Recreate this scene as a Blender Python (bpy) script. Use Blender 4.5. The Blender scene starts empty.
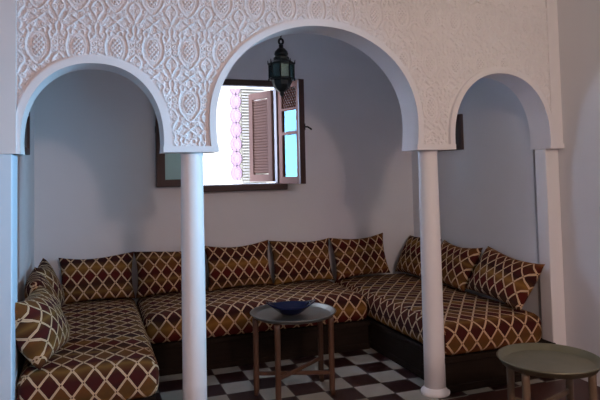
import bpy, math, random
import numpy as np
from mathutils import Vector, Matrix
PI = math.pi
scn = bpy.context.scene
COL = scn.collection
random.seed(4)

# ------------------------------------------------------------------ materials
def new_mat(name):
    m = bpy.data.materials.new(name); m.use_nodes = True
    nt = m.node_tree
    return m, nt, nt.nodes['Principled BSDF']

def nmath(nt, op, a, b=None, c=None):
    n = nt.nodes.new('ShaderNodeMath'); n.operation = op
    for i, v in enumerate((a, b, c)):
        if v is None: continue
        if isinstance(v, (int, float)): n.inputs[i].default_value = v
        else: nt.links.new(v, n.inputs[i])
    return n.outputs[0]

def nmix(nt, fac, a, b, typ='MIX'):
    n = nt.nodes.new('ShaderNodeMix'); n.data_type = 'RGBA'; n.blend_type = typ
    for s, v in ((n.inputs[0], fac), (n.inputs[6], a), (n.inputs[7], b)):
        if isinstance(v, (int, float)): s.default_value = v
        elif isinstance(v, tuple): s.default_value = (*v, 1)
        else: nt.links.new(v, s)
    return n.outputs[2]

def coord(nt, kind='Object'):
    return nt.nodes.new('ShaderNodeTexCoord').outputs[kind]

def noise(nt, vec, scale, detail=3, rough=.55):
    n = nt.nodes.new('ShaderNodeTexNoise'); n.inputs['Scale'].default_value = scale
    n.inputs['Detail'].default_value = detail; n.inputs['Roughness'].default_value = rough
    nt.links.new(vec, n.inputs['Vector']); return n.outputs['Fac']

def bump(nt, h, b, strength=.2, dist=.01):
    n = nt.nodes.new('ShaderNodeBump'); n.inputs['Strength'].default_value = strength
    n.inputs['Distance'].default_value = dist
    nt.links.new(h, n.inputs['Height']); nt.links.new(n.outputs[0], b.inputs['Normal'])

def mottled(name, c1, c2, scale=6, rough=.7, metal=0, bumps=.15, bscale=60, stretch=None, spec=.5):
    m, nt, b = new_mat(name)
    v = coord(nt)
    if stretch:
        mp = nt.nodes.new('ShaderNodeMapping'); mp.inputs['Scale'].default_value = stretch
        nt.links.new(v, mp.inputs['Vector']); v = mp.outputs[0]
    f = noise(nt, v, scale)
    nt.links.new(nmix(nt, f, c1, c2), b.inputs['Base Color'])
    b.inputs['Specular IOR Level'].default_value = spec; b.inputs['Roughness'].default_value = rough; b.inputs['Metallic'].default_value = metal
    if bumps: bump(nt, noise(nt, v, bscale, 4), b, bumps, .004)
    return m

M = {}
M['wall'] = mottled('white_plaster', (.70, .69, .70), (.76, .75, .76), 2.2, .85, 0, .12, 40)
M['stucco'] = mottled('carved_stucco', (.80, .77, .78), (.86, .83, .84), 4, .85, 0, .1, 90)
M['column'] = mottled('column_paint', (.87, .85, .85), (.90, .88, .88), 3, .55, 0, .06, 50)
M['pilaster'] = mottled('pilaster_cool_light', (.62, .76, .88), (.66, .80, .92), 3, .6, 0, .06, 50)  # cool daylight on the left pilaster, put into its base colour as pale blue
M['ceiling'] = mottled('ceiling_plaster', (.72, .71, .70), (.76, .75, .74), 3, .9, 0, .05, 40)
M['terracotta'] = mottled('terracotta_floor', (.05, .016, .013), (.08, .028, .02), 5, .5, 0, .1, 50)
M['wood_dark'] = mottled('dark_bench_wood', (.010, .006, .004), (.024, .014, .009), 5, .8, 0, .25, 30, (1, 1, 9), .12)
M['wood_leg'] = mottled('turned_leg_wood', (.07, .03, .016), (.12, .055, .028), 7, .45, 0, .15, 40, (6, 6, 1))
M['wood_grey'] = mottled('weathered_leg_wood', (.11, .072, .042), (.17, .115, .07), 7, .55, 0, .15, 40, (6, 6, 1))
M['wood_frame'] = mottled('window_frame_wood', (.035, .014, .012), (.065, .028, .022), 7, .55, 0, .15, 40)
M['wood_sash'] = mottled('red_brown_sash_wood', (.095, .036, .022), (.14, .055, .034), 7, .7, 0, .15, 40, (6, 6, 1), .08)
M['wood_shutter'] = mottled('shutter_wood', (.050, .0215, .0140), (.070, .032, .020), 7, .7, 0, .15, 40, None, .06)
M['brass_dull'] = mottled('dull_green_brass', (.20, .20, .13), (.30, .28, .19), 9, .38, .75, .12, 70)
M['pewter'] = mottled('pewter_tray', (.17, .17, .155), (.25, .245, .225), 9, .36, .8, .08, 70)
M['iron'] = mottled('blackened_iron', (.012, .016, .018), (.03, .036, .036), 20, .38, .7, .2, 60)
M['ceramic'] = mottled('cobalt_glaze', (.006, .009, .038), (.012, .018, .07), 8, .12, 0, 0)
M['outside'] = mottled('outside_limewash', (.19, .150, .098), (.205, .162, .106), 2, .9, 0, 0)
M['lilac'] = mottled('lilac_ornament', (.098, .048, .056), (.108, .054, .062), 6, .8, 0, 0)
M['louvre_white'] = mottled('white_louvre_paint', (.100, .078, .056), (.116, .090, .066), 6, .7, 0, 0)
M['switch'] = mottled('dark_switch_plastic', (.03, .03, .035), (.05, .05, .055), 10, .4, 0, 0)
M['mirror'] = mottled('old_dark_picture', (.02, .017, .016), (.06, .045, .04), 9, .35, 0, 0)

def mat_glass():
    m, nt, b = new_mat('clear_pane')
    out = nt.nodes['Material Output']
    tr = nt.nodes.new('ShaderNodeBsdfTransparent'); tr.inputs[0].default_value = (.86, .95, .96, 1)
    gl = nt.nodes.new('ShaderNodeBsdfGlossy'); gl.inputs['Roughness'].default_value = .015
    gl.inputs['Color'].default_value = (.45, .90, 1, 1)
    fr = nt.nodes.new('ShaderNodeFresnel'); fr.inputs['IOR'].default_value = 1.5
    mx = nt.nodes.new('ShaderNodeMixShader')
    nt.links.new(fr.outputs[0], mx.inputs[0]); nt.links.new(tr.outputs[0], mx.inputs[1]); nt.links.new(gl.outputs[0], mx.inputs[2])
    nt.links.new(mx.outputs[0], out.inputs['Surface'])
    return m
M['glass'] = mat_glass()

def mat_lantern_glass():
    m, nt, b = new_mat('teal_lantern_glass')
    f = noise(nt, coord(nt), 18)
    nt.links.new(nmix(nt, f, (.03, .10, .13), (.10, .22, .26)), b.inputs['Base Color'])
    b.inputs['Roughness'].default_value = .15
    b.inputs['Transmission Weight'].default_value = .55
    return m
M['lantern_glass'] = mat_lantern_glass()

TX, TY, TS = .9006, 4.2142, .2187
def mat_checker():
    m, nt, b = new_mat('checker_tiles')
    v = coord(nt)
    sx = nt.nodes.new('ShaderNodeSeparateXYZ'); nt.links.new(v, sx.inputs[0])
    a = nmath(nt, 'DIVIDE', nmath(nt, 'SUBTRACT', sx.outputs[0], TX), TS)
    c = nmath(nt, 'DIVIDE', nmath(nt, 'SUBTRACT', sx.outputs[1], TY), TS)
    fl = nmath(nt, 'ADD', nmath(nt, 'FLOOR', a), nmath(nt, 'FLOOR', c))
    par = nmath(nt, 'GREATER_THAN', nmath(nt, 'FLOORED_MODULO', fl, 2.0), .5)
    nz = noise(nt, v, 9, 4)
    light = nmix(nt, nz, (.30, .29, .25), (.42, .40, .34))
    dark = nmix(nt, nz, (.018, .006, .006), (.038, .013, .013))
    col = nmix(nt, par, light, dark)
    def edge(q):
        fr = nmath(nt, 'SUBTRACT', q, nmath(nt, 'FLOOR', q))
        return nmath(nt, 'GREATER_THAN', nmath(nt, 'ABSOLUTE', nmath(nt, 'SUBTRACT', fr, .5)), .489)
    g = nmath(nt, 'MAXIMUM', edge(a), edge(c))
    nt.links.new(nmix(nt, g, col, (.05, .042, .037)), b.inputs['Base Color'])
    b.inputs['Roughness'].default_value = .32
    return m
M['checker'] = mat_checker()

def mat_fabric():
    m, nt, b = new_mat('trellis_upholstery')
    uv = coord(nt, 'UV')
    wob = noise(nt, uv, 9, 2)
    sx = nt.nodes.new('ShaderNodeSeparateXYZ'); nt.links.new(uv, sx.inputs[0])
    wv = nmath(nt, 'MULTIPLY', nmath(nt, 'SUBTRACT', wob, .5), .012)
    u = nmath(nt, 'DIVIDE', nmath(nt, 'ADD', sx.outputs[0], wv), .118)
    w = nmath(nt, 'DIVIDE', nmath(nt, 'ADD', sx.outputs[1], wv), .150)
    a = nmath(nt, 'ADD', u, w); c = nmath(nt, 'SUBTRACT', u, w)
    fa = nmath(nt, 'FLOOR', a); fc = nmath(nt, 'FLOOR', c)
    row = nmath(nt, 'FLOORED_MODULO', nmath(nt, 'SUBTRACT', fa, fc), 4.0)
    def isr(k): return nmath(nt, 'COMPARE', row, float(k), .3)
    nz = noise(nt, uv, 30, 3)
    maroon = nmix(nt, nz, (.080, .010, .008), (.125, .018, .013))
    dark = nmix(nt, nz, (.030, .009, .008), (.055, .017, .014))
    gold = nmix(nt, nz, (.17, .074, .016), (.26, .120, .028))
    olive = nmix(nt, nz, (.050, .018, .009), (.085, .032, .014))
    ph = nmath(nt, 'ADD', nmath(nt, 'MULTIPLY', w, .6667), nmath(nt, 'MULTIPLY', nmath(nt, 'SUBTRACT', noise(nt, uv, 3, 2), .5), .5))
    fr = nmath(nt, 'SUBTRACT', ph, nmath(nt, 'FLOOR', ph))
    rp = nt.nodes.new('ShaderNodeValToRGB'); nt.links.new(fr, rp.inputs[0])
    els = rp.color_ramp.elements
    stops = [(0, (.030, .010, .008)), (.22, (.095, .012, .009)), (.40, (.075, .012, .008)), (.56, (.14, .055, .014)), (.68, (.30, .150, .034)), (.80, (.15, .064, .016)), (.93, (.040, .015, .010)), (1, (.030, .010, .008))]
    els[0].position = 0; els[0].color = (*stops[0][1], 1); els[1].position = 1; els[1].color = (*stops[-1][1], 1)
    for p_, c_ in stops[1:-1]:
        e = els.new(p_); e.color = (*c_, 1)
    blk = nmix(nt, isr(1), maroon, gold)
    blk = nmix(nt, isr(2), blk, dark)
    blk = nmix(nt, isr(3), blk, olive)
    col = nmix(nt, .5, blk, rp.outputs[0])
    col = nmix(nt, nmath(nt, 'MULTIPLY', nz, .12), col, (.02, .008, .006))
    da = nmath(nt, 'ABSOLUTE', nmath(nt, 'SUBTRACT', nmath(nt, 'SUBTRACT', a, fa), .5))
    dc = nmath(nt, 'ABSOLUTE', nmath(nt, 'SUBTRACT', nmath(nt, 'SUBTRACT', c, fc), .5))
    mx = nmath(nt, 'MAXIMUM', da, dc)
    line = nmath(nt, 'GREATER_THAN', mx, .435)
    core = nmath(nt, 'GREATER_THAN', mx, .487)
    knot = nmath(nt, 'GREATER_THAN', nmath(nt, 'MINIMUM', da, dc), .455)
    band = nmix(nt, nz, (.52, .35, .20), (.70, .49, .31))
    band = nmix(nt, nmath(nt, 'MULTIPLY', core, .35), band, (.28, .17, .10))
    col = nmix(nt, line, col, band)
    col = nmix(nt, knot, col, (.10, .05, .03))
    nt.links.new(col, b.inputs['Base Color'])
    b.inputs['Roughness'].default_value = .92
    b.inputs['Specular IOR Level'].default_value = .12
    h = nmath(nt, 'ADD', nmath(nt, 'MULTIPLY', line, .5), noise(nt, uv, 220, 2))
    bump(nt, h, b, .25, .002)
    return m
M['fabric'] = mat_fabric()

# ------------------------------------------------------------------ mesh builder
class MB:
    def __init__(s): s.v = []; s.f = []; s.sm = []
    def add(s, vs, fs, smooth=False, mat=None):
        o = len(s.v)
        if mat is not None: vs = [tuple(mat @ Vector(p)) for p in vs]
        s.v += [tuple(p) for p in vs]; s.f += [tuple(i + o for i in q) for q in fs]; s.sm += [smooth] * len(fs)
        return s
    def box(s, x0, x1, y0, y1, z0, z1, bev=0.0, mat=None):
        if bev <= 0:
            vs = [(x, y, z) for x in (x0, x1) for y in (y0, y1) for z in (z0, z1)]
            fs = [(0, 1, 3, 2), (4, 6, 7, 5), (0, 4, 5, 1), (2, 3, 7, 6), (0, 2, 6, 4), (1, 5, 7, 3)]
            return s.add(vs, fs, False, mat)
        b = min(bev, (x1-x0)*.45, (y1-y0)*.45, (z1-z0)*.45)
        vs = []; idx = {}
        X = (x0, x1); Y = (y0, y1); Z = (z0, z1); sg = (1, -1)
        for i in (0, 1):
            for j in (0, 1):
                for k in (0, 1):
                    p = (X[i], Y[j], Z[k]); d = (sg[i]*b, sg[j]*b, sg[k]*b)
                    for ax in range(3):   # vertex lying on the face normal to ax
                        q = [p[t] + (0 if t == ax else d[t]) for t in range(3)]
                        idx[(i, j, k, ax)] = len(vs); vs.append(q)
        fs = []
        for ax in range(3):
            o1, o2 = [t for t in range(3) if t != ax]
            for e in (0, 1):
                def key(p, q):
                    c = [0, 0, 0]; c[ax] = e; c[o1] = p; c[o2] = q
                    return idx[(*c, ax)]
                fs.append((key(0, 0), key(1, 0), key(1, 1), key(0, 1)))
        for ax in range(3):               # edges running along ax
            o1, o2 = [t for t in range(3) if t != ax]
            for p in (0, 1):
                for q in (0, 1):
                    def kk(e, face):
                        c = [0, 0, 0]; c[ax] = e; c[o1] = p; c[o2] = q
                        return idx[(*c, face)]
                    fs.append((kk(0, o1), kk(1, o1), kk(1, o2), kk(0, o2)))
        for i in (0, 1):
            for j in (0, 1):
                for k in (0, 1):
                    fs.append(tuple(idx[(i, j, k, a)] for a in range(3)))
        return s.add(vs, fs, False, mat)
    def lathe(s, prof, n=32, c=(0, 0, 0), smooth=True, mat=None, ph=0):
        vs = []; fs = []
        for r, z in prof:
            for i in range(n):
                a = 2*PI*i/n + ph
                vs.append((c[0]+r*math.cos(a), c[1]+r*math.sin(a), c[2]+z))
        for k in range(len(prof)-1):
            for i in range(n):
                j = (i+1) % n
                fs.append((k*n+i, k*n+j, (k+1)*n+j, (k+1)*n+i))
        fs.append(tuple(range(n))[::-1]); fs.append(tuple((len(prof)-1)*n+i for i in range(n)))
        return s.add(vs, fs, smooth, mat)
    def tube(s, pts, r, n=10, mat=None, closed=False, smooth=True):
        pts = [Vector(p) for p in pts]; vs = []; fs = []; m = len(pts)
        rr = r if isinstance(r, (list, tuple)) else [r]*m
        ref = None
        for i, p in enumerate(pts):
            a = pts[(i-1) % m] if (closed or i > 0) else p
            b = pts[(i+1) % m] if (closed or i < m-1) else p
            t = (b-a).normalized()
            if ref is None:
                ref = Vector((0, 0, 1)) if abs(t.z) < .9 else Vector((1, 0, 0))
            x = (ref - t*ref.dot(t)).normalized(); y = t.cross(x); ref = x
            for k in range(n):
                g = 2*PI*k/n
                vs.append(p + (x*math.cos(g)+y*math.sin(g))*rr[i])
        for i in range(m if closed else m-1):
            i2 = (i+1) % m
            for k in range(n):
                k2 = (k+1) % n
                fs.append((i*n+k, i*n+k2, i2*n+k2, i2*n+k))
        if not closed:
            fs.append(tuple(range(n))[::-1]); fs.append(tuple((m-1)*n+k for k in range(n)))
        return s.add(vs, fs, smooth, mat)
    def bar(s, p, q, w, d, up=(0, 0, 1)):
        p = Vector(p); q = Vector(q); t = (q-p); L = t.length; t.normalize()
        up = Vector(up)
        if abs(t.dot(up)) > .95: up = Vector((1, 0, 0))
        x = t.cross(up).normalized(); y = x.cross(t)
        m = Matrix((x, t, y)).transposed().to_4x4(); m.translation = p
        return s.box(-w/2, w/2, 0, L, -d/2, d/2, min(w, d)*.15, m)
    def prism(s, poly, y0, y1, smooth=False):
        n = len(poly)
        vs = [(x, y0, z) for x, z in poly] + [(x, y1, z) for x, z in poly]
        fs = [tuple(range(n)), tuple(range(2*n-1, n-1, -1))]
        fs += [(i, i+n, (i+1) % n+n, (i+1) % n) for i in range(n)]
        return s.add(vs, fs, smooth)
    def build(s, name, mat, parent=None, loc=None, uv=None, kind=None, fix=True):
        me = bpy.data.meshes.new(name); me.from_pydata(s.v, [], s.f)
        me.polygons.foreach_set('use_smooth', s.sm)
        if fix:
            import bmesh
            bm = bmesh.new(); bm.from_mesh(me); bmesh.ops.recalc_face_normals(bm, faces=bm.faces); bm.to_mesh(me); bm.free()
        if uv:
            l = me.uv_layers.new(name='UVMap')
            for p in me.polygons:
                for li in p.loop_indices:
                    l.data[li].uv = uv(Vector(s.v[me.loops[li].vertex_index]), p.normal)
        me.materials.append(mat); me.update()
        o = bpy.data.objects.new(name, me); COL.objects.link(o)
        if loc is not None: o.location = loc
        if parent is not None: o.parent = parent
        if kind: o['kind'] = kind
        return o

def tag(o, label, cat, group=None):
    o['label'] = label; o['category'] = cat
    if group: o['group'] = group
    return o
def thing(name, label, cat, loc=(0, 0, 0), rz=0, group=None):
    o = bpy.data.objects.new(name, None); COL.objects.link(o)
    o.empty_display_size = .1
    o.location = loc; o.rotation_euler = (0, 0, rz)
    return tag(o, label, cat, group)
def holder(name, loc=(0, 0, 0), rz=0, parent=None):
    o = bpy.data.objects.new(name, None); COL.objects.link(o); o.empty_display_size = .1
    o.location = loc; o.rotation_euler = (0, 0, rz)
    if parent is not None: o.parent = parent
    else: o['kind'] = 'structure'
    return o
def struct(name, mb, mat, parent=None, **k):
    return mb.build(name, mat, parent, kind=None if parent else 'structure', **k)

# ------------------------------------------------------------------ dimensions
D = 3.565            # front of the arcade
TH = .22             # its thickness
YB = 5.65            # back wall
XL, XR = -.45, 3.26   # side walls of the alcove
XW = 3.36            # right wall of the hall
CZ = 1.68            # underside of the arch piers
HZ = 3.15
ARCH = [(.030, 1.745, .384, .447, 2.2, .004), (1.422, 1.87, .697, .62, 2.03, .013), (2.823, 1.755, .414, .473, 2.15, .004)]   # centre x, springing z, half width, rise, exponent, flare
TW = .040            # arch trim width

# ------------------------------------------------------------------ setting
struct('floor', MB().box(-2.6, XW+.2, -3.7, D-.02, -.1, 0), M['terracotta'])
struct('floor_alcove', MB().box(XL-.2, XW+.2, D-.02, YB+.22, -.1, 0), M['checker'])
struct('ceiling', MB().box(-2.6, XW+.2, -3.7, D+.2, HZ, HZ+.1), M['ceiling'])
struct('ceiling_alcove', MB().box(XL-.2, XW+.2, D+.2, YB+.22, HZ, HZ+.1), M['ceiling'])
struct('wall_right', MB().box(XW, XW+.2, -3.7, D+TH, 0, HZ).box(XR, XW+.2, D+TH, YB+.22, 0, HZ), M['wall'])
struct('wall_left', MB().box(XL-.2, XL, D, YB+.22, 0, HZ), M['wall'])
struct('wall_hall_left', MB().box(-2.8, -2.6, -3.7, D+TH, 0, HZ), M['wall'])
struct('wall_hall_rear', MB().box(-2.8, XW+.2, -3.9, -3.7, 0, HZ), M['wall'])
WX0, WX1, WZ0, WZ1 = .985, 1.765, 1.44, 2.40
struct('wall_back', MB().box(XL-.2, WX0, YB, YB+.2, 0, HZ).box(WX1, XR+.2, YB, YB+.2, 0, HZ)
       .box(WX0, WX1, YB, YB+.2, 0, WZ0).box(WX0, WX1, YB, YB+.2, WZ1, HZ), M['wall'])

# arcade wall with three arches
def arc(a, off=0.0, n=56):
    xc, zc, ha, hb, p, fl = a
    lo = [(ha - fl*((zc-z)/(zc-CZ))**2, z) for z in np.linspace(CZ, zc, 9)[:-1]]
    P = [(xc-x, z) for x, z in lo]
    for i in range(n+1):
        t = PI*i/n; c, sn = math.cos(t), math.sin(t)
        P.append((xc - ha*math.copysign(abs(c)**(2/p), c), zc + hb*abs(sn)**(2/p)))
    P += [(xc+x, z) for x, z in lo[::-1]]
    if off:
        Q = []
        for i in range(len(P)):
            a0 = P[max(0, i-1)]; b0 = P[min(len(P)-1, i+1)]
            tx, tz = b0[0]-a0[0], b0[1]-a0[1]; L = math.hypot(tx, tz)
            z = P[i][1] + tx/L*off
            Q.append((P[i][0] - tz/L*off, P[i][1] if i in (0, len(P)-1) else z))
        P = Q
    return P
DP = .028            # depth of the carved field behind the flat trim
prof = [(-.45, CZ)]
for a in ARCH: prof += arc(a)
prof += [(XW, CZ), (XW, HZ), (-.45, HZ)]
arcade = struct('wall_arcade', MB().prism(prof, D+DP, D+TH), M['stucco'])
def ring(a):
    p = arc(a); q = [(max(-.375, min(XW-.002, x)), z) for x, z in arc(a, TW)]
    mb = MB(); n = len(p); y1 = D+DP+.004
    vs = [(x, D, z) for x, z in p] + [(x, D, z) for x, z in q] + [(x, y1, z) for x, z in p] + [(x, y1, z) for x, z in q]
    fs = []
    for i in range(n-1):
        fs += [(i, i+1, n+i+1, n+i), (2*n+i, 3*n+i, 3*n+i+1, 2*n+i+1), (i, 2*n+i, 2*n+i+1, i+1), (n+i, n+i+1, 3*n+i+1, 3*n+i)]
    return mb.add(vs, fs, False)
for a in ARCH: ring(a).build('arch_trim', M['stucco'], arcade)
E_ = [(arc(a)[0][0], arc(a)[-1][0]) for a in ARCH]
mb = MB()
for xa, xb in ((E_[0][1], E_[1][0]), (E_[1][1], E_[2][0]), (E_[2][1], XW)): mb.box(xa, xb, D-.0006, D+DP+.004, CZ, CZ+.036)
mb.build('pier_trim', M['stucco'], arcade)
MB().box(E_[2][1]+.03, XW, D+.010, D+DP+.004, CZ+.02, HZ).build('edge_strip', M['stucco'], arcade)

# carved relief, as real height: pine cones in almond frames among mirrored scrolls
def relief():
    st = .0034
    x1 = E_[2][1]+.032
    xs = np.arange(-.377, x1, st); zs = np.arange(CZ+.03, 2.76, st)
    X, Z = np.meshgrid(xs, zs)
    PX, PZ = .2085, .3135
    ux = (X-.568)/PX; u = (ux-np.floor(ux+.5))*PX
    vz = (Z-1.973)/PZ; v = (vz-np.floor(vz+.5))*PZ
    au = np.abs(u)
    # one half cell of vines, by distance to drawn curves
    curves = []
    def spiral(cu, cv, r, turns, a0, sg, w=.0048):
        t = np.linspace(0, 1, 90); a = a0 + sg*turns*2*PI*t
        curves.append((cu + r*(1-.82*t)*np.cos(a), cv + r*(1-.82*t)*np.sin(a), w))
    def spline(pts, w=.0050):
        pts = np.array(pts, float); n = len(pts); out = []
        ext = np.vstack([2*pts[0]-pts[1], pts, 2*pts[-1]-pts[-2]])
        for k in range(n-1):
            p0, p1, p2, p3 = ext[k:k+4]; t = np.linspace(0, 1, 30)[:, None]
            out.append(.5*((2*p1)+(p2-p0)*t+(2*p0-5*p1+4*p2-p3)*t**2+(3*p1-p0-3*p2+p3)*t**3))
        o = np.vstack(out); curves.append((o[:, 0], o[:, 1], w))
    spline([(0, .150), (.030, .128), (.060, .098), (.052, .072), (.060, .040), (.066, 0), (.058, -.045), (.036, -.078), (.020, -.098), (.0, -.112)], .0056)
    spline([(.104, .150), (.088, .118), (.094, .080), (.078, .058)], .005)
    spline([(.104, -.150), (.090, -.118), (.072, -.092), (.082, -.060), (.104, -.038)], .0053)
    spline([(.0, -.157), (.024, -.140), (.050, -.118), (.060, -.140), (.074, -.157)], .005)
    spline([(.0, .085), (.014, .098), (.030, .094), (.034, .078)], .0045)
    spiral(.086, .022, .021, 1.35, 2.2, 1); spiral(.086, -.018, .016, 1.2, 4.0, -1, .0045)
    spiral(.028, .120, .013, 1.2, -.6, -1, .0042); spiral(.080, .142, .014, 1.2, 3.4, 1, .0045)
    spiral(.024, -.125, .012, 1.2, .4, 1, .0042); spiral(.086, -.092, .014, 1.3, 2.4, -1, .0045)
    spiral(.050, -.128, .010, 1.1, 1, 1, .004); spiral(.056, .118, .010, 1.1, 4, -1, .004)
    spiral(.046, -.090, .012, 1.1, 2, 1, .0042); spiral(.078, .076, .011, 1.1, 5, 1, .004)
    gu = np.arange(0, PX/2+.002, .0018); gv = np.arange(-PZ/2-.002, PZ/2+.002, .0018)
    GU, GV = np.meshgrid(gu, gv); H = np.zeros(GU.shape)
    for cu, cv, w in curves:
        d2 = np.full(GU.shape, 9.)
        for a, b in zip(cu, cv): d2 = np.minimum(d2, (GU-a)**2+(GV-b)**2)
        H = np.maximum(H, np.exp(-(np.sqrt(d2)/w)**2.6))
    iu = np.clip(np.rint(au/.0018).astype(int), 0, len(gu)-1); iv = np.clip(np.rint((v-gv[0])/.0018).astype(int), 0, len(gv)-1)
    vine = H[iv, iu]
    hw = .033*np.sqrt(np.clip(1-(np.abs(v)/.060)**1.7, 0, 1))
    lat = np.maximum(np.abs(np.sin(PI*(u/.0235+v/.029))), np.abs(np.sin(PI*(u/.0235-v/.029))))
    cone = np.where(hw-au > .001, -.1+1.1*np.clip((lat-.58)/.36, 0, 1), 0)
    rim = .5*np.exp(-((np.hypot(u/.041, v/.071)-1)/.085)**2)
    inpine = np.hypot(u/.042, v/.074) < 1
    s1 = np.sin(2*PI*(au/.030+.45*np.sin(2*PI*v/.052)))*np.sin(2*PI*(v/.036+.5*np.sin(2*PI*au/.045)))
    fine = .55*np.exp(-((np.abs(s1)-.5)/.24)**2)
    h = np.maximum.reduce([np.where(inpine, 0, vine), np.where(inpine, 0, fine), cone, rim])
    rnd = np.random.default_rng(3)
    h = h + rnd.normal(0, .03, h.shape)
    keep = np.ones(X.shape, bool); fade = np.ones(X.shape)
    for xc, zc, ha, hb, p, fl in ARCH:
        def q(o):
            return np.where(Z > zc, (np.abs(X-xc)/(ha+o))**p + (np.abs(Z-zc)/(hb+o))**p, (np.abs(X-xc)/(ha+o))**p)
        keep &= q(TW-.02) > 1
        fade = np.minimum(fade, np.clip((q(TW+.012)-1)/.03, 0, 1))
    Y = D+DP-.001 - .0140*h*fade
    nz, nx = X.shape
    I = np.arange(nz*nx).reshape(nz, nx)
    okc = keep[:-1, :-1] & keep[1:, :-1] & keep[:-1, 1:] & keep[1:, 1:]
    F = np.stack([I[:-1, :-1][okc], I[:-1, 1:][okc], I[1:, 1:][okc], I[1:, :-1][okc]], 1)
    used = np.unique(F); remap = -np.ones(nz*nx, int); remap[used] = np.arange(len(used))
    V = np.stack([X.ravel(), Y.ravel(), Z.ravel()], 1)[used]; F = remap[F]
    me = bpy.data.meshes.new('carved_relief'); me.from_pydata(V.tolist(), [], F.tolist())
    me.polygons.foreach_set('use_smooth', [True]*len(F)); me.materials.append(M['stucco']); me.update()
    o = bpy.data.objects.new('carved_relief', me); COL.objects.link(o); o.parent = arcade
relief()

# end pilasters
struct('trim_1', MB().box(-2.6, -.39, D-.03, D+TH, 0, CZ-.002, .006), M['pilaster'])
struct('trim_2', MB().box(-2.6, -.374, D-.02, D+TH-.01, CZ, HZ), M['wall'])
struct('trim_3', MB().box(3.237, XW, D+.06, D+TH-.04, 0, CZ, .006), M['column'])

# columns
def column(x, label):
    t = thing('column', label, 'column', (x, D+.11, 0), 0, 'slim columns under the arcade')
    pr = [(.0735, .03), (.072, .3), (.071, .9), (.068, 1.4), (.066, CZ-.03), (.069, CZ-.012), (.069, CZ+.002)]
    MB().lathe(pr, 40).build('shaft', M['column'], t)
    MB().lathe([(.098, 0), (.1, .006), (.1, .018), (.094, .028), (.085, .034), (.078, .046), (.070, .05)], 40).build('base', M['column'], t)
column(.592, 'slim white round column left of the dark window, in front of the back bench')
column(2.25, 'slim white round column with a ring base, beside the right-hand bench')

# ------------------------------------------------------------------ window
win = holder('window_1')
fr = MB()
fr.box(WX0-.05, WX1+.012, YB-.03, YB+.05, WZ1-.005, WZ1+.056, .004)
fr.box(WX0-.05, WX0+.015, YB-.03, YB+.05, WZ0, WZ1, .004)
fr.box(WX1-.022, WX1+.012, YB-.03, YB+.05, WZ0, WZ1, .004)
fr.build('window_frame', M['wood_frame'], win)
MB().box(.87, 1.83, YB-.085, YB+.12, 1.378, WZ0, .006).build('window_sill', M['wood_frame'], win)
SW, SH, SZ = .40, .975, 1.436
def sash(hx, hy, rot, flip, wood, lab):
    s = holder('casement_sash', (hx, hy, SZ), rot, win)
    k = -1 if flip else 1
    def X(a, b): return (a, b) if k > 0 else (-b, -a)
    fm = MB(); t = .018
    for a, b in ((0, .075), (SW-.06, SW)): fm.box(*X(a, b), -t, t, 0, SH, .004)
    for a, b in ((0, .066), (.470, .50), (.705, .727), (.922, SH)): fm.box(*X(.07, SW-.055), -t, t, a, b, .003)
    f = fm.build('sash_frame', wood, s)
    MB().box(*X(SW-.002, SW+.020), -t-.012, t+.012, 0, SH, .003).build('meeting_stile', M['wood_frame'], s)
    for a, b in ((.06, .475), (.495, .71)):
        MB().box(*X(.07, SW-.055), -.002, .002, a, b).build('pane', M['glass'], s)
    lt = MB(); x0, x1 = X(.07, SW-.055); z0, z1 = .72, .93
    w = x1-x0; h = z1-z0
    for sg in (1, -1):
        for i in range(-8, 16):
            c = i*.042
            pts = []
            for tt in np.linspace(0, 1, 40):
                zz = h*tt; xx = (c + zz*.8) if sg > 0 else (w-c-zz*.8)
                if 0 <= xx <= w: pts.append((x0+xx, sg*.004, z0+zz))
            if len(pts) > 3: lt.bar(pts[0], pts[-1], .009, .012, (0, 1, 0))
    lt.build('lattice', wood, s)
    hd = MB(); hx2 = k*(SW+.012)
    hd.box(hx2-.012, hx2+.012, .026, .034, .50, .56, .002)
    hd.tube([(hx2, .03, .53), (hx2, .065, .53), (hx2+k*.012, .085, .515), (hx2+k*.012, .10, .505)], .008)
    hd.build('latch_handle', M['iron'], s)
    return s
sash(WX1+.01, YB-.035, math.radians(-78), False, M['wood_sash'], 'right')
sash(WX0+.01, YB-.052, 0, True, M['wood_frame'], 'left')
def shutter(hx, hy, rot):
    s = holder('louvred_shutter', (hx, hy, 1.455), rot, win)
    fm = MB(); w, h, t = .375, .925, .016
    for a, b in ((-w, -w+.065), (-.065, 0)): fm.box(a, b, -t, t, 0, h, .003)
    for a, b in ((0, .075), (h-.07, h)): fm.box(-w+.06, -.06, -t, t, a, b, .003)
    fm.build('shutter_frame', M['wood_shutter'], s)
    sl = MB(); n = 26
    for i in range(n):
        z = .085 + (h-.165)*(i+.5)/n
        m = Matrix.Translation((0, 0, z)) @ Matrix.Rotation(math.radians(-55), 4, 'X')
        sl.box(-w+.06, -.06, -.016, .016, -.003, .003, 0, m)
    sl.build('louvre_slats', M['wood_shutter'], s)
shutter(1.752, YB+.13, math.radians(-67))

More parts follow.
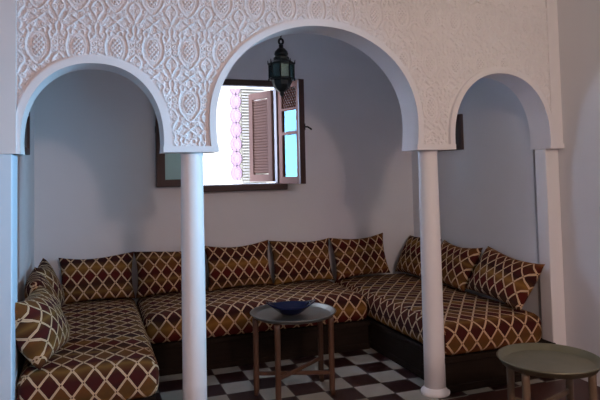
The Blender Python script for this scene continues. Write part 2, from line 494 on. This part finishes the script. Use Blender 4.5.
# neighbouring facade beyond the window
out = struct('wall_outside', MB().box(.2, 7, 9, 9.3, -1, 6.5), M['outside'])
orn = MB()
for k in range(9):
    zc = 1.55 + k*.22
    for sx in (-1, 1):
        pts = [(2.13+sx*(.006+.05*math.sin(PI*i/10)), 8.985, zc-.10+.02*i) for i in range(11)]
        orn.tube(pts, .036, 6)
    orn.lathe([(.0, -.095), (.045, -.06), (.06, 0), (.045, .06), (.0, .095)], 8, (2.13, 8.98, zc))
orn.build('ornament_strip', M['lilac'], out)
lv = MB()
for i in range(46): lv.box(2.22, 2.62, 8.93, 8.99, 1.36+i*.045, 1.375+i*.045)
lv.build('facade_louvres', M['louvre_white'], out)

# dark frames on the side walls
def wall_frame(x, y, sgn, label):
    t = thing('picture_frame', label, 'picture', (x, y, 1.72), 0)
    f = MB(); a, b = sorted((0, sgn*.028))
    for y0, y1, z0, z1 in ((-.21, -.165, 0, .33), (.165, .21, 0, .33), (-.17, .17, 0, .045), (-.17, .17, .285, .33)):
        f.box(a, b, y0, y1, z0, z1, .004)
    f.build('frame', M['wood_frame'], t)
    a, b = sorted((0, sgn*.012))
    MB().box(a, b, -.166, .166, .044, .286).build('picture', M['mirror'], t)
wall_frame(XR, 4.90, -1, 'small dark wooden frame on the right alcove wall, behind the right pier')
wall_frame(XL, 4.72, 1, 'small dark wooden frame seen edge-on on the left alcove wall')
t = thing('light_switch', 'dark light switch at the right edge on the hall wall', 'switch', (XW, 3.21, 1.175))
MB().box(-.012, 0, -.04, .04, 0, .085, .003).build('plate', M['switch'], t)
MB().box(-.017, -.011, -.016, .016, .02, .065, .002).build('rocker', M['switch'], t)

# ------------------------------------------------------------------ benches, mattresses
def bench(label, x0, x1, y0, y1):
    cx, cy = (x0+x1)/2, (y0+y1)/2
    t = thing('bench', label, 'bench', (cx, cy, 0), 0, 'wooden benches round the alcove')
    a, b, c, d = x0-cx, x1-cx, y0-cy, y1-cy
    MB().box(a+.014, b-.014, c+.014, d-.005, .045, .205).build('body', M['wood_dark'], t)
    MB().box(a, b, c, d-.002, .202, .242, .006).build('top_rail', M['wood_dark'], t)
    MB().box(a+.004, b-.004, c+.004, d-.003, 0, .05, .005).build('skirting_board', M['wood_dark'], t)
    return t
G = .003
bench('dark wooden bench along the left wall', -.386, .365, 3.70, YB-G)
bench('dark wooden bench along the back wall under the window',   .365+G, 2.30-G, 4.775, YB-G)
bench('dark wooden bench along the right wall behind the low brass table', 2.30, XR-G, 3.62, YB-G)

def mattress(label, x0, x1, y0, y1, z0=.244, z1=.466, r=.072, dome=.025, seed=0, mode='wing'):
    cx, cy = (x0+x1)/2, (y0+y1)/2; hx, hy, hz = (x1-x0)/2, (y1-y0)/2, (z1-z0)/2
    rn = random.Random(seed); ph = [rn.uniform(0, 6) for _ in range(6)]
    nx, ny, nz = int(hx*2/.035), int(hy*2/.035), 9
    pts = {}; mb = MB(); V = []; F = []
    def P(i, j, k):
        key = (i, j, k)
        if key in pts: return pts[key]
        x = -hx+2*hx*i/nx; y = -hy+2*hy*j/ny; z = -hz+2*hz*k/nz
        c = Vector((max(-hx+r, min(hx-r, x)), max(-hy+r, min(hy-r, y)), max(-hz+r, min(hz-r, z))))
        d = Vector((x, y, z))-c
        p = c + d.normalized()*r if d.length > 1e-6 else Vector((x, y, z))
        if k == nz or p.z > 0:
            e = max(0, 1-(x/hx)**4)*max(0, 1-(y/hy)**4)
            p.z += (p.z/hz)*(dome*e + .005*math.sin(7*x+ph[0])*math.sin(6*y+ph[1])*e)
        pts[key] = len(V); V.append(p); return pts[key]
    for i in range(nx):
        for j in range(ny):
            for k in (0, nz): F.append((P(i, j, k), P(i+1, j, k), P(i+1, j+1, k), P(i, j+1, k)))
    for i in range(nx):
        for k in range(nz):
            for j in (0, ny): F.append((P(i, j, k), P(i+1, j, k), P(i+1, j, k+1), P(i, j, k+1)))
    for j in range(ny):
        for k in range(nz):
            for i in (0, nx): F.append((P(i, j, k), P(i, j+1, k), P(i, j+1, k+1), P(i, j, k+1)))
    mb.add(V, F, True)
    off = seed*.037
    def uv(p, n):
        cz = hz-r
        def wrap(q, h):      # distance over the rounded edge, from the middle of the top
            e = h-r
            if abs(q) <= e+1e-6 or p.z > hz+.004: 
                if abs(q) <= e: return q
            if p.z >= cz: a = r*math.atan2(abs(q)-e, max(1e-4, p.z-cz))
            else: a = r*PI/2 + (cz-p.z)
            return math.copysign(e+a, q)
        if abs(n.x) > abs(n.y) and abs(n.z) < .72: return (p.y+off, -wrap(p.x, hx)*math.copysign(1, p.x)+.07)
        return (p.x+off, wrap(p.y, hy))
    o = mb.build('seat_mattress', M['fabric'], None, (cx, cy, z0+hz), uv)
    return tag(o, label, 'mattress', 'trellis pattern seat mattresses')
mattress('trellis pattern seat mattress on the left bench, its end facing the room', -.386, .385, 3.63, YB-G, seed=1)
mattress('trellis pattern seat mattress on the back bench under the window',   .389, 2.286, 4.745, YB-G, seed=2)
mattress('trellis pattern seat mattress on the right bench behind the right column', 2.29, 3.15, 3.60, YB-G, seed=3)

# ------------------------------------------------------------------ pillows
def pillow(label, grp, pos, face, w, h, T, tilt, yaw=0, roll=0, seed=0, us=1.14):
    """pos = middle of the bottom edge; face = angle of the direction it faces; tilt = lean back"""
    rn = random.Random(seed*7+1); n = 26
    V = []; idx = {}; F = []; UV = []
    k1, k2, k3 = (rn.uniform(0, 6) for _ in range(3))
    for side in (1, -1):
        for i in range(n+1):
            for j in range(n+1):
                s = -1+2*i/n; t = -1+2*j/n
                edge = i in (0, n) or j in (0, n)
                if edge and side == -1: idx[(side, i, j)] = idx[(1, i, j)]; continue
                x = w/2*s*(1-.085*(1-t*t)*abs(s)) ; z = h/2*t*(1-.10*(1-s*s)*abs(t))
                th = T/2*(max(0, (1-s**2)*(1-t**2)))**.42
                th *= 1 + .10*math.sin(3*s+k1)*math.sin(2.5*t+k2)
                if side == 1 and t > .2: th *= 1-.18*math.exp(-((s-.3*math.sin(k3))/.25)**2)*(t-.2)
                z += -.012*math.cos(2.2*s+k3)*(t+1)/2
                idx[(side, i, j)] = len(V); V.append(Vector((x, -side*th, z+h/2)))
    for side in (1, -1):
        for i in range(n):
            for j in range(n):
                F.append((idx[(side, i, j)], idx[(side, i+1, j)], idx[(side, i+1, j+1)], idx[(side, i, j+1)]))
    mb = MB(); mb.add(V, F, True)
    ou, ov = rn.uniform(0, .6), rn.uniform(0, .6)
    o = mb.build('pillow', M['fabric'], None, pos, lambda p, nn: ((p.x+ou)*us, (p.z+ov)*us))
    R = Matrix.Rotation(face+PI/2+yaw, 4, 'Z') @ Matrix.Rotation(-tilt, 4, 'X') @ Matrix.Rotation(roll, 4, 'Y')
    o.rotation_euler = R.to_euler()
    return tag(o, label, 'pillow', grp)
GB, GL, GR = 'back cushions under the window', 'back cushions on the left wall', 'back cushions on the right wall'
rd = math.radians
ZM = .480
BW = -PI/2
pillow('leftmost trellis pillow on the back wall, in the left corner', GB, (.06, 5.46, ZM-.005), BW, .63, .40, .17, rd(16), seed=1)
pillow('trellis pillow on the back wall partly behind the left column', GB, (.69, 5.46, ZM), BW, .63, .40, .17, rd(15), 0, rd(-1), seed=2)
pillow('trellis pillow on the back wall just right of the left column', GB, (1.32, 5.46, ZM), BW, .63, .42, .17, rd(15), 0, rd(-1.5), seed=3)
pillow('trellis pillow on the back wall, second from the right end', GB, (1.945, 5.46, ZM), BW, .625, .42, .17, rd(15), 0, rd(-1), seed=4)
pillow('rightmost trellis pillow on the back wall, with a peaked corner', GB, (2.565, 5.45, ZM+.012), BW, .60, .41, .17, rd(14), 0, rd(-3), seed=5)
pillow('fat trellis pillow nearest the room on the left bench', GL, (-.20, 3.90, ZM+.005), 0, .60, .41, .25, rd(24), rd(-10), rd(3), seed=6, us=1.3)
pillow('middle trellis pillow on the left wall, behind the fat front one', GL, (-.235, 4.52, ZM+.02), 0, .52, .41, .19, rd(20), rd(4), rd(-2), seed=7)
pillow('farthest trellis pillow on the left wall, near the back corner', GL, (-.24, 5.06, ZM+.01), 0, .50, .42, .18, rd(18), rd(-3), 0, seed=8)
pillow('farthest trellis pillow on the right wall, near the back corner', GR, (2.975, 5.27, ZM+.02), PI, .56, .42, .18, rd(28), rd(2), rd(0), seed=9)
pillow('middle trellis pillow on the right wall, tucked behind the front one', GR, (2.985, 4.66, ZM+.02), PI, .60, .41, .18, rd(28), rd(0), rd(1), seed=10)
pillow('front trellis pillow on the right wall, slumped with its tip to the pilaster', GR, (2.965, 3.985, ZM+.035), PI, .72, .40, .20, rd(33), rd(0), rd(4), seed=11)

# ------------------------------------------------------------------ tray tables
def tray_table(label, x, y, H, R, tray_m, leg_m, angs, rl, rim, stretch):
    t = thing('tray_table', label, 'table', (x, y, 0))
    pr = [(.02, -.012), (R*.86, -.012), (R*.93, -.006), (R, rim), (R+.004, rim+.004), (R, rim+.008), (R-.008, rim+.005), (R*.90, 0), (R*.86, -.003), (.02, -.003)]
    MB().lathe(pr, 72, (0, 0, H-rim)).build('tray', tray_m, t)
    top = H-rim-.012
    P = [(rl*math.cos(a), rl*math.sin(a)) for a in angs]
    for px, py in P:
        MB().tube([(px*1.02, py*1.02, 0), (px, py, .04), (px, py, .12), (px, py, .2), (px, py, top-.03), (px, py, top)],
                  [.017, .020, .021, .020, .021, .021], 12).build('leg', leg_m, t)
    for i, j, z in stretch:
        MB().bar((*P[i], z), (*P[j], z), .016, .026).build('stretcher', leg_m, t)
    return t
tray_table('round pewter tray table on thin wooden legs holding the blue bowl', 1.362, 4.085, .555, .303, M['pewter'], M['wood_leg'],
           [math.atan2(-.21, -.19), math.atan2(-.16, .23), math.atan2(.13, .28), math.atan2(.03, -.28)], .272, .014,
           [(0, 2, .17), (1, 3, .15)])
tray_table('low round greenish brass tray table at the right in front of the pilaster', 2.315, 2.635, .522, .262, M['brass_dull'], M['wood_grey'],
           [rd(-163), rd(-60), rd(20), rd(118)], .215, .022, [(0, 2, .30), (1, 3, .26)])

# bowl: shallow boat shape with two pointed ends
def bowl():
    n = 48; prof = [(.0, 0), (.30, 0), (.42, .006), (.62, .026), (.84, .050), (1.0, .068), (.985, .072), (.93, .066), (.78, .046), (.55, .024), (.30, .013), (.0, .011)]
    V = []; F = []
    for r, z in prof:
        for i in range(n):
            a = 2*PI*i/n; c, s = math.cos(a), math.sin(a)
            k = abs(c)**6
            px = .160*r*c*(1+.12*k*r**2); py = .115*r*s*(1-.10*abs(c))
            V.append((px, py, z*(1+.34*k*r)))
    m = len(prof)
    for q in range(m-1):
        for i in range(n):
            j = (i+1) % n; F.append((q*n+i, q*n+j, (q+1)*n+j, (q+1)*n+i))
    o = MB().add(V, F, True).build('bowl', M['ceramic'], None, (1.345, 4.08, .5395))
    o.rotation_euler = (0, 0, rd(-12))
    tag(o, 'glossy dark blue boat-shaped bowl with pointed ends on the pewter tray', 'bowl')
bowl()

# ------------------------------------------------------------------ lantern
def lantern(x, y, zt):
    t = thing('lantern', 'dark metal hanging lantern with teal glass below the middle arch', 'lantern', (x, y, zt))
    ch = MB(); z = 0; k = 0
    while zt+z+.02 < HZ:
        pts = [((.009*math.cos(a) if k % 2 else 0), (0 if k % 2 else .009*math.cos(a)), z+.014*math.sin(a)+.012) for a in [2*PI*i/10 for i in range(10)]]
        ch.tube(pts, .0025, 5, closed=True); z += .022; k += 1
    ch.build('chain', M['iron'], t)
    MB().tube([(.016*math.cos(2*PI*i/20), 0, -.02+.02*math.sin(2*PI*i/20)) for i in range(20)], .009, 8, closed=True).build('hanging_ring', M['iron'], t)
    n = 8
    MB().lathe([(.012, -.04), (.018, -.05), (.016, -.065), (.030, -.075), (.047, -.095), (.052, -.115), (.045, -.13)], 24).lathe(
        [(.045, -.128), (.058, -.14), (.058, -.155), (.075, -.168), (.098, -.182), (.10, -.19), (.092, -.192)], n, ph=PI/8, smooth=False).build('dome', M['iron'], t)
    fm = MB(); r, z0, z1 = .092, -.30, -.19
    for zz in (z0, z1): fm.lathe([(r+.006, zz-.007), (r+.008, zz), (r+.006, zz+.007)], n, ph=PI/8, smooth=False)
    for i in range(n):
        a = 2*PI*i/n+PI/8
        fm.tube([(r*math.cos(a), r*math.sin(a), z0), (r*math.cos(a), r*math.sin(a), z1)], .006, 6)
        fm.tube([((r+.006)*math.cos(a), (r+.006)*math.sin(a), z1), ((r+.010)*math.cos(a), (r+.010)*math.sin(a), z1+.03)], [.006, .002], 6)
        fm.tube([((r+.004)*math.cos(a), (r+.004)*math.sin(a), z0), ((r+.004)*math.cos(a), (r+.004)*math.sin(a), z0-.022)], [.007, .003], 6)
    fm.build('cage', M['iron'], t)
    for i in range(n):
        a0 = 2*PI*i/n+PI/8; a1 = a0+2*PI/n; q = r-.006
        p = [(q*math.cos(a0), q*math.sin(a0)), (q*math.cos(a1), q*math.sin(a1))]
        p2 = [(c*.97, d*.97) for c, d in p]
        vs = [(*p[0], z0), (*p[1], z0), (*p[1], z1), (*p[0], z1), (*p2[0], z0), (*p2[1], z0), (*p2[1], z1), (*p2[0], z1)]
        MB().add(vs, [(0, 1, 2, 3), (7, 6, 5, 4), (0, 4, 5, 1), (1, 5, 6, 2), (2, 6, 7, 3), (3, 7, 4, 0)]).build('glass_panel', M['lantern_glass'], t)
    MB().lathe([(.070, -.302), (.075, -.315), (.068, -.345), (.050, -.375), (.026, -.395), (.014, -.40), (.018, -.412), (.012, -.425), (.003, -.437)], n, ph=PI/8, smooth=False).build('bottom_cup', M['iron'], t)
lantern(1.35, 4.2, 2.54)

# ------------------------------------------------------------------ lights
def light(name, typ, loc, energy, color, size=.3, size_y=None, target=None):
    l = bpy.data.lights.new(name, typ); l.energy = energy; l.color = color
    if typ == 'AREA':
        l.size = size
        if size_y: l.shape = 'RECTANGLE'; l.size_y = size_y
    elif typ == 'POINT': l.shadow_soft_size = size
    o = bpy.data.objects.new(name, l); COL.objects.link(o); o.location = loc
    if target is not None:
        o.rotation_euler = (Vector(target)-Vector(loc)).to_track_quat('-Z', 'Y').to_euler()
    return o
light('hall_lamp', 'POINT', (1.2, -1.5, 2.95), 168, (1.0, .72, .65), .16)
d = light('arcade_fill', 'AREA', (2.1, .9, 3.0), 2.2, (.87, 1.0, .70), .5, .5, (2.6, 3.6, 2.2))  # added fill without a known source, lifts the right side of the arcade
d.data.spread = rd(100)
d = light('courtyard_daylight', 'AREA', (3.33, 1.95, 1.75), 25, (.27, .65, 1.0), .7, 1.1, (-.2, 3.6, 1.45))
d.data.spread = rd(58)
w = bpy.data.worlds.new('sky'); scn.world = w; w.use_nodes = True
bg = w.node_tree.nodes['Background']; bg.inputs[0].default_value = (.55, .70, 1.0, 1); bg.inputs[1].default_value = 21

# ------------------------------------------------------------------ camera
F_, YAW, PITCH, ROLL, CY = 597.53, .33939, .04849, -.022168, 142.572
f = Vector((math.sin(YAW)*math.cos(PITCH), math.cos(YAW)*math.cos(PITCH), math.sin(PITCH)))
r = Vector((math.cos(YAW), -math.sin(YAW), 0)); u = r.cross(f)
r2 = r*math.cos(ROLL)+u*math.sin(ROLL); u2 = -r*math.sin(ROLL)+u*math.cos(ROLL)
cd = bpy.data.cameras.new('camera'); co = bpy.data.objects.new('camera', cd); COL.objects.link(co)
mt = Matrix((r2, u2, -f)).transposed().to_4x4(); mt.translation = (0, 0, 1.55)
co.matrix_world = mt
cd.sensor_fit = 'HORIZONTAL'; cd.sensor_width = 36; cd.lens = 36*F_/600
cd.shift_y = -(200-CY)/600
cd.clip_start = .05
scn.camera = co
vs = scn.view_settings
vs.view_transform = 'Standard'; vs.look = 'None'; vs.gamma = 1; vs.use_curve_mapping = False; vs.exposure = 0.07
